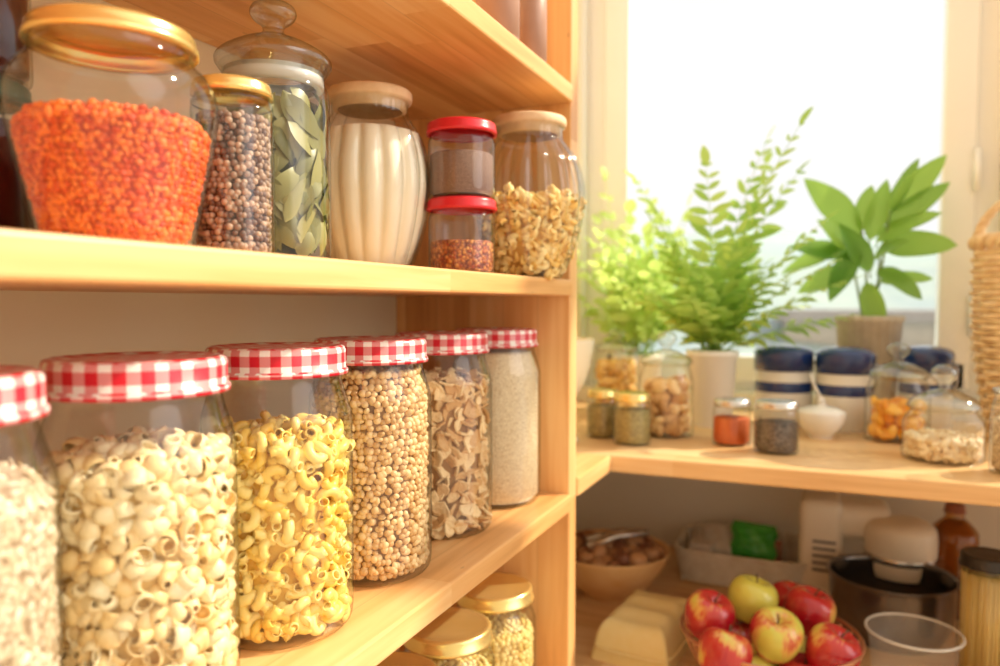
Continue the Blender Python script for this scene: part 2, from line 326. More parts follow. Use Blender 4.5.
# ------------------------------------------------------------------ room
YU=.843
def room():
    box('wall_left',-.56,-.512,-1.2,1.80,-E,1.1,M_wall,bev=0)
    W=1.56; W2=1.70
    box('floor',-.56,2.2,-1.2,1.7,-E-.05,-E,M_floor,bev=0)
    g=group('wall_window',(0,0,E))
    for nm,a in {'below':(-.512,2.1,W,W2,-E,-.178),'left_strip':(-.512,-.49,W,W2,-.178,1.12),'pier':(.272,.34,W,W2,-.178,1.12),'end':(2.05,2.1,W,W2,-.178,1.12),'above':(-.512,2.1,W,W2,1.12,1.20)}.items():
        box(nm,*a,M_wallw,g,bev=0)
    for n,(x0,x1) in enumerate(((-.49,.272),(.34,2.05))):  # second window is unseen, added wide to let sun onto shelves and counter
        g=group('window_%d'%(n+1),(0,0,E)); y0,y1=1.605,1.67; zb,zt=-.178,1.12; f=.045
        box('frame_left',x0,x0+f,y0,y1,zb,zt,M_white,g); box('frame_right',x1-f,x1,y0,y1,zb,zt,M_white,g)
        box('frame_bottom',x0+f,x1-f,y0,y1,zb,zb+.032,M_white,g); box('frame_top',x0+f,x1-f,y0,y1,zt-f,zt,M_white,g)
        s=.047; a,b=x0+f,x1-f; yy=1.59
        box('sash_left',a-.006,a+s,yy,yy+.05,zb+.02,zt-f,M_white,g,bev=.005,seg=3); box('sash_right',b-s,b+.006,yy,yy+.05,zb+.02,zt-f,M_white,g,bev=.005,seg=3)
        box('sash_bottom',a,b,yy,yy+.05,zb+.02,zb+.072,M_white,g,bev=.005,seg=3); box('sash_top',a,b,yy,yy+.05,zt-f-s,zt-f+.006,M_white,g,bev=.005,seg=3)
        box('glass_pane',a+s-.004,b-s+.004,yy+.022,yy+.026,zb+.06,zt-.08,M_pane,g,bev=0)
        for z in (-.06,.2): tube('hinge',[(b+.006,yy-.006,z),(b+.006,yy-.006,z+.075)],.006,M_white,g)
    xf=-.275; xb=-.512
    g=group('pantry_shelf_unit',(0,0,E))
    for nm,z0,z1 in (('shelf_bottom',-.48,-.46),('shelf_lower',-.2445,-.2245),('shelf_middle',.0085,.027),('shelf_top',.229,.249),('shelf_base',-.9,-.88)):
        box(nm,xb,xf,-.45,YU,z0,z1,M_shelf,g,bev=.002)
    box('upright_right',xb,xf-.003,YU,YU+.027,-E,1.0,M_up,g,bev=.0015)
    box('upright_left',xb,xf-.003,-.474,-.45,-E,1.0,M_up,g,bev=.0015)
    g=group('window_counter',(0,0,E))
    box('counter_top',-.512,1.5,1.018,1.56,-.234,-.21,M_counter,g,bev=.003)
    box('return_board',-.512,-.275,YU+.027,1.018,-.234,-.21,M_shelf,g,bev=.003)
    g=group('under_counter_shelf',(0,0,E))
    box('lower_board',-.512,1.5,YU+.03,1.56,-.52,-.5,M_counter,g,bev=.003)
    box('leg_right',1.46,1.5,1.03,1.55,-E,-.52,M_up,g); box('leg_left',-.30,-.275,1.3,1.55,-E,-.52,M_up,g)
    V=[];Q=[];nx=60
    for j,(y,h) in enumerate(((12,-6),(30,-3.5),(60,2.0),(90,7.0),(91,-10))):
        for i in range(nx):
            x=-70+i*3.0; V.append((x*(.4+y/90),y,E+h+(math.sin(i*.35)+.6*math.sin(i*.9+2))*(1.0 if 1<j<4 else .1)))
    for j in range(4):
        for i in range(nx-1): Q.append([j*nx+i,j*nx+i+1,(j+1)*nx+i+1,(j+1)*nx+i])
    build('outside_hills',V,Q,None,pm('hazy_hill',(.32,.43,.48),(.42,.53,.50),.2,1))
    g=group('distant_building',(3,38,E-6)); mb=pm('pale_render',(.6,.58,.55),None,2,.8)
    box('block',-5,5,0,5,0,5.2,mb,g,bev=0); box('roof',-5.4,5.4,-.4,5.4,5.2,5.7,pm('roof_grey',(.42,.41,.44),None,2,.8),g,bev=0)
    for i in range(5): box('facade_window',-4.2+i*1.9,-3.2+i*1.9,-.05,.02,2.6,4,pm('facade_glass',(.3,.35,.4),None,2,.3),g,bev=0)
room()
# ------------------------------------------------------------------ jars
def lidprof(r,h,rim=.0015):
    return [(r-.002,0),(r+rim,.0),(r+rim,.003),(r,.0042),(r,h-.003),(r-.001,h-.001),(r-.003,h),(r-.006,h-.0006),(r-.010,h-.0012),(r*.5,h-.0008),(0,h-.0006)]
BP=[(0,.004),(.034,.003),(.042,0),(.0475,.003),(.0500,.012),(.0505,.05),(.0505,.10),(.0505,.142),(.0495,.151),(.0465,.161),(.0445,.168),(.0435,.173),(.0435,.184)]
def gjar(name,x,y,ctop,rc=.0478):
    g=G(name,x,y,-.2245)
    lathe('glass',BP,M_glass,g,sm=3,segs=64)
    lathe('lid',lidprof(.0465,.0195),M_ging,g,(0,0,.176),segs=64)
    body=[(0,.004),(rc-.006,.004),(rc,.010),(rc,ctop-.012),(rc-.006,ctop-.003),(rc*.5,ctop+.002),(0,ctop+.003)]
    if ctop>.158: body=[(0,.004),(rc-.006,.004),(rc,.010),(rc,.147),(rc-.003,.156),(rc-.007,.166),(rc-.008,ctop),(0,ctop+.001)]
    return g,body
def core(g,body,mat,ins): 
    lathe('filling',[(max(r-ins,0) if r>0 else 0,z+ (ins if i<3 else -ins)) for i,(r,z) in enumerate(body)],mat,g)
M_shellp=pm('shell_pasta',(.90,.65,.29),(.99,.85,.54),40,.4,island=True)
M_elbow=pm('macaroni_pasta',(.94,.63,.12),(.99,.80,.30),40,.35,island=True)
M_chick=pm('dried_pea',(.64,.37,.14),(.93,.67,.35),60,.5,island=True)
M_crack=pm('dried_chunks',(.70,.40,.16),(.95,.70,.38),150,.8,island=True,bump=.8,bscale=300)
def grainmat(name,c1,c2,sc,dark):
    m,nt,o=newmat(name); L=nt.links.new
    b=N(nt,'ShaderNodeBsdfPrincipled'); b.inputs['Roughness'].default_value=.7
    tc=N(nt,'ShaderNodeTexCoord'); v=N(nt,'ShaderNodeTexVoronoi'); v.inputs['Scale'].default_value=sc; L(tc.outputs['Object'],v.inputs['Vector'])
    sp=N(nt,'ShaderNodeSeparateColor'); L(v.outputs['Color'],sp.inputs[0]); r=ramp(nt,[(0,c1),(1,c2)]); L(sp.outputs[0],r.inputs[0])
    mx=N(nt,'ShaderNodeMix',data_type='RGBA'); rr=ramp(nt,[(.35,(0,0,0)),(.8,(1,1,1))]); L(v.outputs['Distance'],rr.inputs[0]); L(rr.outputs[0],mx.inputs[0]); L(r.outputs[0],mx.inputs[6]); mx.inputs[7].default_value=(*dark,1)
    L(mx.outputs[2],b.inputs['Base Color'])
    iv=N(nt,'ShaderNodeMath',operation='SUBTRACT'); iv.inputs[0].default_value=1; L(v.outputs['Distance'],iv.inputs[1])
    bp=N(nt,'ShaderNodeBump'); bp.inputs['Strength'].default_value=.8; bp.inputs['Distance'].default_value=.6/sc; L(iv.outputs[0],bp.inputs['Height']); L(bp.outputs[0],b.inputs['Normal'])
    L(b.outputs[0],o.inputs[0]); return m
M_cous=grainmat('couscous_grain',(.82,.63,.38),(.97,.83,.58),750,(.62,.44,.24))
M_oat=grainmat('oat_flake',(.64,.48,.30),(.90,.76,.55),260,(.34,.22,.12))
M_spicebl=grainmat('dark_spice',(.08,.05,.04),(.32,.24,.18),420,(.03,.02,.015))
M_paprika=grainmat('paprika',(.75,.14,.02),(.85,.22,.04),900,(.5,.07,.01))
M_cocoa=grainmat('cocoa_powder',(.24,.12,.07),(.36,.20,.13),1500,(.18,.08,.05))
M_herb=grainmat('dried_herb',(.36,.30,.09),(.62,.50,.20),500,(.16,.12,.04))
M_jam=pm('dark_jam',(.05,.008,.008),(.08,.012,.01),20,.3)
def fill(g,body,mat,cmat,size,pieces,scale,tilt=None,inset=.4,jit=.3,ins=.004,k=.87,smooth=True):
    core(g,body,cmat,ins)
    P,Nn=surfpts(body,size,jit,inset,k)
    R=randrot(len(P)) if tilt is None else alignrot(Nn,tilt)
    P=P-Nn*size*.45
    P[:,2]=np.maximum(P[:,2],.004+size*.42)
    scatter('contents',pieces,P,R,rng.uniform(scale[0],scale[1],len(P)),mat,g,smooth=smooth)
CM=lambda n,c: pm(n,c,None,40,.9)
X=-.35
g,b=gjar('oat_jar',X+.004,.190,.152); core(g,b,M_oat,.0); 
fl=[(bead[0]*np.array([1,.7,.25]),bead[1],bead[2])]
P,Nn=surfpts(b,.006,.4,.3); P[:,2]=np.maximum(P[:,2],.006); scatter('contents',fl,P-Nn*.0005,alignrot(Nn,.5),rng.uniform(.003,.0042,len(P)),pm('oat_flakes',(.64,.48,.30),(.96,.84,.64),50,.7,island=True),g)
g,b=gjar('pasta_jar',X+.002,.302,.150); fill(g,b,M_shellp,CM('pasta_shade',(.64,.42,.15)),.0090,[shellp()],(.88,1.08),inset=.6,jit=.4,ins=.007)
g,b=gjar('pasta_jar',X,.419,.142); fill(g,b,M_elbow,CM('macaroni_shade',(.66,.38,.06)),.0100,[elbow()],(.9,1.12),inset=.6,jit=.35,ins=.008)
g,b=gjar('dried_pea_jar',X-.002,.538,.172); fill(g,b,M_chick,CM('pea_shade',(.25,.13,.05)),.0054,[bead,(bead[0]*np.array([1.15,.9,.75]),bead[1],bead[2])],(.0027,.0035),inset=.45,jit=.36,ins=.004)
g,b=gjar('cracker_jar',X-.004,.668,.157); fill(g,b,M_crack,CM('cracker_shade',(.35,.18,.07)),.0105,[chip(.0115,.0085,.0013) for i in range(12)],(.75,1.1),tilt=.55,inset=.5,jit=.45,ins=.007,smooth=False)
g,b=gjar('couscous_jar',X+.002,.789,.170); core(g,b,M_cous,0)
# ---- middle shelf
zs=.027
def screwjar(name,x,y,z,r,h,lid,cmat,ctop=.8,lh=.012,mat_lid_r=None):
    g=G(name,x,y,z); bh=h-lh*.6
    lathe('glass',[(0,.002),(r*.8,.0015),(r*.93,0),(r,.004),(r,.02),(r,bh-.014),(r*.97,bh-.009),(r*.9,bh-.004),(r*.88,bh)],M_glass,g,sm=3)
    lr=mat_lid_r or r*.96
    lathe('lid',lidprof(lr,lh,.0008),lid,g,(0,0,h-lh))
    rc=r-.0018; ct=(bh-.012)*ctop; bd=[(0,.003),(rc-.003,.003),(rc,.006),(rc,ct-.002),(rc-.002,ct),(0,ct+.001)]
    if cmat: lathe('filling',bd,cmat,g)
    return g,bd
g=G('red_lentil_jar',-.352,.295,zs)
lathe('glass',[(0,.003),(.030,.002),(.0355,0),(.0385,.006),(.0435,.03),(.0490,.055),(.0520,.074),(.0510,.085),(.0465,.094),(.0415,.099),(.0395,.103),(.0395,.112)],M_glass,g,sm=4,segs=64)
lathe('lid',lidprof(.0410,.0105),M_gold,g,(0,0,.1065))
b=[(0,.004),(.032,.004),(.0365,.009),(.0415,.03),(.0463,.052),(.0480,.063),(.043,.070),(.02,.073),(0,.0725)]
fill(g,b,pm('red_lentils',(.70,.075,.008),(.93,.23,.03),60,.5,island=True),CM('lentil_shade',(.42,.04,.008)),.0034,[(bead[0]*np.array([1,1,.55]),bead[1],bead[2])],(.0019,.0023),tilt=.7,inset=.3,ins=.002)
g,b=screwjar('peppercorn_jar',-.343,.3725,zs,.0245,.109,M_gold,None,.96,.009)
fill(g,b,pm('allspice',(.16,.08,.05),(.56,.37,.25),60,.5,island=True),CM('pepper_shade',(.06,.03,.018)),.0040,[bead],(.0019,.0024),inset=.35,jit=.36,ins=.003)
def leafgeo(base,d,up,L,Wd,fold=.15,curl=.2,n=7,wav=0):
    base=np.array(base,float); d=np.array(d,float); d/=np.linalg.norm(d); s=np.cross(d,up); s/=np.linalg.norm(s)+1e-9; u=np.cross(s,d)
    V=[];Q=[]
    for i in range(n+1):
        t=i/n; w=Wd*.5*(math.sin(math.pi*min(1,t**.85))**.75 if 0<t<1 else 0)+.0002
        c=base+d*L*(t-curl*.25*t*t)-u*L*curl*t*t
        wv=wav*math.sin(t*9)*w
        V+= [c-s*w+u*(w*fold*2+wv),c,c+s*w+u*(w*fold*2-wv)]
        if i<n:
            for j in range(2): Q.append([i*3+j,i*3+j+1,i*3+4+j,i*3+3+j])
    return np.array(V),np.array(Q),np.zeros((0,3),int)
g=G('bay_leaf_jar',-.374,.449,zs)
lathe('glass',[(0,.003),(.033,.002),(.037,0),(.0388,.005),(.0395,.03),(.0395,.10),(.039,.122),(.0365,.131),(.0355,.134),(.0355,.141),(.038,.143)],M_glass,g,sm=4)
lathe('lid',[(.034,.134),(.0395,.1425),(.041,.145),(.0405,.149),(.035,.154),(.022,.161),(.011,.165),(.0075,.169),(.0085,.173),(.014,.177),(.0165,.182),(.014,.187),(.007,.190),(0,.1905)],M_thick,g,sm=4)
lathe('seal',[(.030,.128),(.0352,.129),(.0352,.139),(.030,.1395)],pm('silicone_seal',(.62,.62,.58),None,20,.4),g)
parts=[]
for i in range(320):
    th=rng.uniform(0,2*math.pi); L=rng.uniform(.028,.044); W_=rng.uniform(.011,.016)
    rm_=.0375-.012*rng.uniform(0,1)**1.3
    el=rng.choice([-1,1])*rng.uniform(.55,1.4); z0=rng.uniform(.018,.115)
    n=7;V=[];Q=[]; rl=rng.uniform(-1,1); tw=rng.uniform(-.5,.5)
    for a_ in range(n+1):   # leaf wraps the jar wall
        t=a_/n; w=W_*.5*(math.sin(math.pi*min(1,t**.85))**.75 if 0<t<1 else 0)+.0002
        al=(t-.5)*L; 
        for sgn in (-1,0,1):
            ux=math.cos(el)*al-math.sin(el)*sgn*w; uz=math.sin(el)*al+math.cos(el)*sgn*w
            rr=rm_-abs(sgn)*w*.35*(1 if rl>0 else -.5)-abs(rl)*.008*(t-.5)**2*4+tw*(al*.25+sgn*w*.8); rr=min(rr,.0385)
            a2=th+ux/rm_; V.append((rr*math.cos(a2),rr*math.sin(a2),min(max(z0+uz,.004),.127)))
        if a_<n:
            for j in range(2): Q.append([a_*3+j,a_*3+j+1,a_*3+4+j,a_*3+3+j])
    parts.append((np.array(V),np.array(Q),[]))
v,q,t=merge(parts); build('contents',v,q,t,M_bay,g)
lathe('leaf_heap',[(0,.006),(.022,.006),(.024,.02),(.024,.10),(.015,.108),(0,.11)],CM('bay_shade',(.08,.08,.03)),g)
def melon(name,x,y,cmat,ctop,k=1.0):
    g=G(name,x,y,zs); nr=16
    rib=lambda th,r,z: 1-.085*(1-abs(math.sin(th*nr/2)))**1.4*max(0,min(1,(r-.034)/.010))
    pr=[(0,.002),(.028,.002),(.033,0),(.0365,.004),(.0445,.022),(.0515,.050),(.0555,.080),(.0545,.102),(.0495,.124),(.0415,.139),(.0365,.146),(.0355,.151),(.0355,.158),(.037,.160)]
    pr=[(r if r<.04 else .04+(r-.04)*k,z) for r,z in pr]
    lathe('glass',pr,M_glass,g,sm=4,segs=160,rib=rib)
    lathe('lid',[(.030,.152),(.0345,.153),(.0345,.160),(.039,.1605),(.0395,.163),(.0395,.168),(.038,.170),(0,.170)],M_cork,g)
    bp=[(0,.004),(.030,.003),(.0345,.006),(.0423,.023),(.0493,.050),(.0533,.080),(.0525,.100),(.0475,.122),(.040,.136),(.0355,.143)]
    bp=[(r if r<.04 else .04+(r-.04)*k,z) for r,z in bp]
    bp=[p for p in bp if p[1]<ctop-.004]; rl=bp[-1][0]; bp+= [(rl-.001,ctop-.002),(rl*.7,ctop+.002),(0,ctop+.004)]
    if cmat: lathe('filling',bp,cmat,g,segs=160,rib=rib)
    return g,bp
melon('flour_jar',-.400,.614,pm('flour',(.90,.81,.62),(.94,.86,.68),30,.9),.132,1.1)
g,b=melon('fusilli_jar',-.301,.772,None,.086,1.3)
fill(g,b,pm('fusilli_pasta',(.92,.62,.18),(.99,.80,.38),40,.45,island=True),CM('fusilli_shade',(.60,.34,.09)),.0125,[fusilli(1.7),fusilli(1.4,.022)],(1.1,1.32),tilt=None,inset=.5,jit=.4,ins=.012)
screwjar('cocoa_jar',-.322,.650,zs+.0708,.0315,.0705,M_redlid,M_cocoa,.80,.011,.0325)
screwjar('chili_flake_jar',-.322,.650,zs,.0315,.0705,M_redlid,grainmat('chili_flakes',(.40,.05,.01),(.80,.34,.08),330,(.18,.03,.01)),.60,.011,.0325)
screwjar('jam_jar',-.449,.282,zs,.030,.098,M_teal,M_jam,.95,.011)
screwjar('jam_jar',-.449,.282,zs+.0985,.030,.085,pm('dark_red_lid',(.2,.01,.02),None,20,.4),M_jam,.95,.011)
M_tin=pm('brown_tin',(.36,.18,.11),(.44,.25,.17),20,.4)
for i,(x,y,r) in enumerate(((-.293,.752,.0175),(-.296,.675,.021))):
    g=G('cocoa_tin',x,y,.249)
    lathe('body',[(0,.001),(r-.003,0),(r,.002),(r,.07),(r-.001,.072),(0,.072)],M_tin,g); lathe('lid',lidprof(r,.008,.001),M_cocoa,g,(0,0,.070))
# ---- bottom shelf jars
M_past=pm('pale_lentil',(.78,.55,.15),(.93,.74,.3),60,.5,island=True)
for x,y in ((-.35,.788),(-.35,.672),(-.35,.560),(-.35,.44)):
    g=G('grain_jar',x,y,-.46)
    lathe('glass',[(0,.003),(.038,.002),(.044,0),(.0475,.005),(.048,.02),(.048,.09),(.047,.10),(.043,.110),(.0415,.114),(.0415,.124)],M_glass,g,sm=4)
    lathe('lid',lidprof(.0445,.015),M_gold,g,(0,0,.120))
    b=[(0,.004),(.040,.004),(.0455,.009),(.0455,.085),(.04,.092),(0,.094)]
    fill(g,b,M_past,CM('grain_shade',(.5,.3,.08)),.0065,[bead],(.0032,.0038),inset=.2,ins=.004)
# ------------------------------------------------------------------ counter objects
zc=-.21
screwjar('dried_herb_jar',-.269,1.115,zc,.0275,.077,M_gold,M_herb,.9,.012)
screwjar('dried_herb_jar',-.326,1.155,zc,.0245,.075,M_gold,M_herb,.9,.012)
screwjar('paprika_jar',-.132,1.169,zc,.0275,.068,M_silver,M_paprika,.82,.010)
screwjar('pepper_spice_jar',-.067,1.132,zc,.030,.073,M_silver,M_spicebl,.80,.010)
def knobjar(name,x,y,r,hb,ht,belly=1.0,neck=.85):
    g=G(name,x,y,zc); n=r*neck
    lathe('glass',[(0,.003),(r*.8,.002),(r*.92,0),(r,.006),(r*belly,hb*.45),(r*.99,hb*.75),(n*1.04,hb*.92),(n,hb*.96),(n*1.04,hb)],M_glass,g,sm=4)
    k=(ht-hb)
    lathe('lid',[(n*.95,hb-.003),(n*1.1,hb+.001),(n*1.12,hb+.004),(n*.95,hb+k*.22),(n*.5,hb+k*.38),(n*.2,hb+k*.45),(n*.17,hb+k*.52),(n*.3,hb+k*.62),(n*.42,hb+k*.76),(n*.36,hb+k*.92),(n*.15,ht),(0,ht)],M_thick,g,sm=3)
    return g
def cyl(rc,ct): return [(0,.004),(rc-.004,.004),(rc,.008),(rc,ct-.006),(rc*.8,ct),(0,ct+.002)]
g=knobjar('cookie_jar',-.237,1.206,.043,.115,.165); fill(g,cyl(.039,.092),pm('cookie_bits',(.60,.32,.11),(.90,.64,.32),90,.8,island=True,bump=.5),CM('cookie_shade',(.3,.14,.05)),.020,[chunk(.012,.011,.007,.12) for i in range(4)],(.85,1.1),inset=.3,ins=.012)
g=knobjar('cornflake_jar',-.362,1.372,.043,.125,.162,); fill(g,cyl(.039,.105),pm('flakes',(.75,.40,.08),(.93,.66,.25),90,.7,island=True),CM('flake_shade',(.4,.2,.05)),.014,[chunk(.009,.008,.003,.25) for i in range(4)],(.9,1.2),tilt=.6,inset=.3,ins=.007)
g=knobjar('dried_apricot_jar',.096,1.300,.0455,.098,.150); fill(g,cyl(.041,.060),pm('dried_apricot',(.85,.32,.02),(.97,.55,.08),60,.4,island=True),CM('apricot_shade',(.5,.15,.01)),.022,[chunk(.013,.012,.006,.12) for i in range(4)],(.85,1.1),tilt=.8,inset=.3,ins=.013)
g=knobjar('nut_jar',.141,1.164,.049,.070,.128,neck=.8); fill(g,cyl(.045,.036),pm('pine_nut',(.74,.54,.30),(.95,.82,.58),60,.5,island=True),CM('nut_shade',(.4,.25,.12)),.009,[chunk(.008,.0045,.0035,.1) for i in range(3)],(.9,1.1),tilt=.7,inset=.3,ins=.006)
g=knobjar('glass_canister',.217,1.105,.032,.10,.13)
lathe('filling',cyl(.029,.07),M_oat,g)
for x,y,r,h in ((-.073,1.405,.047,.138),(.024,1.385,.0435,.138),(.150,1.465,.040,.138)):
    g=G('enamel_canister',x,y,zc)
    lathe('body',[(0,.001),(r-.004,0),(r,.003),(r,h*.42)],M_ceram,g)
    lathe('band',[(r,h*.42),(r+.0004,h*.43),(r+.0004,h*.54),(r,h*.55)],M_blue,g)
    lathe('shoulder',[(r,h*.55),(r,h*.70),(r-.002,h*.72)],M_ceram,g)
    lathe('lid',[(r-.002,h*.68),(r+.002,h*.685),(r+.0025,h*.90),(r+.001,h*.93),(r*.8,h*.975),(r*.4,h),(0,h)],M_blue,g)
    tube('wire_clasp',[(r+.001,0,h*.45),(r+.006,0,h*.55),(r+.007,0,h*.72),(r+.003,0,h*.8)],.0014,M_silver,g)
g=G('sugar_bowl',-.011,1.285,zc)
lathe('bowl',[(0,.003),(.015,.002),(.018,0),(.019,.004),(.028,.014),(.035,.028),(.036,.040),(.034,.041),(.030,.034),(.02,.014),(0,.012)],M_ceram,g,sm=3)
lathe('lid',[(.033,.039),(.034,.041),(.026,.046),(.01,.050),(.004,.052),(.005,.056),(.006,.060),(0,.063)],M_ceram,g,sm=3)
tube('spoon',[(.01,0,.045),(.0,.0,.062),(-.012,.0,.085),(-.016,0,.10)],.0018,M_ceram,g)
g=G('footed_bowl',-.400,1.095,zc)
lathe('base',[(0,0),(.048,0),(.050,.003),(.046,.007),(.02,.011),(.011,.018),(.010,.035),(.016,.045),(.040,.060),(.058,.085),(.068,.115),(.074,.150),(.072,.152),(.064,.118),(.05,.085),(.02,.06),(0,.056)],M_cream,g,sm=4)
# ------------------------------------------------------------------ plants
M_soil=pm('soil',(.05,.03,.02),(.09,.06,.04),80,.95,bump=.6)
def planter(g,r0,r1,h,mat,flute=0):
    rib=(lambda th,r,z: 1+.02*math.sin(th*flute)) if flute else None
    lathe('pot',[(0,.001),(r0-.002,0),(r0,.003),(r1,h-.012),(r1+.003,h-.010),(r1+.003,h),(r1-.004,h),(r1-.006,h-.012),(0,h-.013)],mat,g,segs=96,rib=rib)
    lathe('soil',[(r1-.006,h-.012),(r1*.5,h-.008),(0,h-.007)],M_soil,g)
def frond(base,az,L,rise,droop,n,ll,lw,curve=0):
    parts=[];d=np.array([math.cos(az),math.sin(az),0]); P=[]
    s=np.array([-d[1],d[0],0])
    for i in range(n+1):
        t=i/n; P.append(np.array(base)+d*L*(1-rise)*t*(1+.2*t)+np.array([0,0,1])*L*(rise*1.15*t-droop*t*t)+s*curve*L*t*t)
    parts.append(tubegeo(P,np.linspace(.0014,.0004,n+1),5))
    for i in range(2,n+1):
        t=i/n; sz=(math.sin(math.pi*(t*.75+.2))**.7); tg=P[i]-P[i-1]; tg/=np.linalg.norm(tg)
        for sg in (-1,1):
            dd=s*sg+tg*.55+rng.normal(size=3)*.16; up=np.cross(s,tg)*-1
            parts.append(leafgeo(P[i],dd,up if up[2]>0 else -up,ll*sz*rng.uniform(.8,1.15),lw*sz,rng.uniform(-.05,.2),rng.uniform(.0,.4),5))
    parts.append(leafgeo(P[-1],P[-1]-P[-2],np.array([0,0,1.]),ll*.7,lw,.1,.1,5))
    return parts
def clampY(v,ym,zmin,xm=-.5):
    v=v.copy(); k=v[:,1]>ym; v[k,1]=ym+ (v[k,1]-ym)*.02; v[:,2]=np.maximum(v[:,2],zmin); v[:,0]=np.maximum(v[:,0],xm); return v
g=G('potted_fern',-.185,1.340,zc); planter(g,.034,.041,.13,M_ceram)
parts=[]
for i in range(24):
    az=rng.uniform(0,2*math.pi); parts+=frond((rng.uniform(-.015,.015),rng.uniform(-.015,.015),.12),az,rng.uniform(.20,.34),rng.uniform(.45,.82),rng.uniform(.12,.32),13,.044,.014,rng.uniform(-.2,.2))
for az,L,rs in ((.3,.43,.80),(1.0,.42,.86),(-.5,.39,.80),(2.6,.36,.82),(-1.4,.38,.82),(3.6,.33,.74),(-.1,.37,.62),(.1,.34,.45),(.4,.33,.3),(3.3,.3,.5),(.6,.44,.84)):
    parts+=frond((0,0,.12),az,L,rs,.13,15,.050,.016,rng.uniform(-.3,.3))
v,q,t=merge(parts); build('fronds',clampY(v,.225,.10,-.30),q,t,M_leaf,g)
g=G('potted_herb',-.350,1.490,zc); planter(g,.040,.048,.11,M_ceram)
parts=[]
for i in range(34):
    az=rng.uniform(0,2*math.pi); parts+=frond((rng.uniform(-.02,.02),rng.uniform(-.02,.02),.10),az,rng.uniform(.20,.38),rng.uniform(.55,.92),rng.uniform(.0,.25),9,.044,.024,rng.uniform(-.2,.2))
v,q,t=merge(parts); build('foliage',clampY(v,.080,.09,-.15),q,t,M_leaf2,g)
g=G('potted_ficus',.063,1.500,zc); planter(g,.042,.053,.188,pm('grey_stone_pot',(.50,.45,.36),(.62,.57,.47),50,.8),24)
k=.00166
def pp(px,py,y=0): return np.array([(px-872)*k,y,.188+(318-py)*.0018])
parts=[];st=[]
for a,bb in (((868,318),(862,232)),((870,318),(888,215)),((866,318),(852,258)),((872,318),(880,262))):
    y=rng.uniform(-.02,.0); m=(pp(*a)+pp(*bb,y))/2+np.array([rng.uniform(-.008,.008),0,0]); st.append(tubegeo(catmull([pp(*a)-np.array([0,0,.01]),m,pp(*bb,y)],5),.0022,6))
LV=[((862,240),(810,178),.052,-.02),((862,236),(868,188),.036,.01),((888,218),(938,168),.040,0),((886,222),(912,166),.028,.01),((884,236),(938,192),.040,-.02),((880,250),(946,250),.052,-.03),((862,262),(792,246),.040,.0),((856,270),(802,292),.040,-.03),((868,285),(882,334),.038,-.045),((878,272),(918,298),.038,-.04),((876,246),(926,216),.040,-.04),((852,250),(782,272),.034,.01),((860,250),(832,300),.040,-.04),((874,262),(900,245),.036,-.05),((870,245),(884,190),.036,-.03),((858,255),(822,225),.042,-.04),((872,275),(846,232),.038,-.045),((880,285),(930,275),.034,.0)]
for bs,tp,w,y in LV:
    B=pp(*bs,-.01);T=pp(*tp,y-.012); d=T-B; L=np.linalg.norm(d)*1.05
    st.append(tubegeo([B-np.array([0,0,.012]),B+d*.03],.0012,5))
    up=np.array([rng.uniform(-.45,.45),-.8,rng.uniform(.2,.9)]); parts.append(leafgeo(B,d,up,L,w,rng.uniform(.05,.25),rng.uniform(.02,.25),10,.12))
v,q,t=merge(parts); build('leaves',clampY(v,.075,.12,-.3),q,t,M_leaf3,g); v,q,t=merge(st); build('stems',v,q,t,M_stem,g)
# ------------------------------------------------------------------ wicker basket
g=G('wicker_basket',.290,1.36,zc); M_wick=pm('wicker',(.66,.45,.23),(.86,.68,.42),60,.6)
parts=[];ns=18
def br(z): return .060+.028*math.sin(min(1,z/.25)*math.pi*.55)
for i in range(34):
    z=.004+i*.0085; r=br(z); a=np.linspace(0,2*math.pi,ns*8,endpoint=False); rr=r+.0035*np.sin(a*ns/2*1.0+math.pi*(i%2)); parts.append(tubegeo(np.stack([rr*np.cos(a),rr*np.sin(a),np.full_like(a,z)],1),.0042,6,True))
for j in range(ns):
    a=2*math.pi*j/ns; parts.append(tubegeo([(br(z)*math.cos(a),br(z)*math.sin(a),z) for z in np.linspace(0,.295,14)],.0025,6))
for ph in (0,math.pi):
    a=np.linspace(0,2*math.pi,160,endpoint=False); rr=br(.3)+.006*np.cos(a*16+ph); parts.append(tubegeo(np.stack([rr*np.cos(a),rr*np.sin(a),.302+.006*np.sin(a*16+ph)],1),.006,8,True))
for ph in (0,2.1,4.2):
    t=np.linspace(0,math.pi,60); parts.append(tubegeo(np.stack([-.088*np.cos(t)+.004*np.cos(t*14+ph),.004*np.sin(t*14+ph),.295+.085*np.sin(t)],1),.004,6))
v,q,t=merge(parts); build('weave',v,q,t,M_wick,g)
lathe('bottom',[(0,.002),(.055,.002),(.058,.006),(0,.007)],M_wick,g)
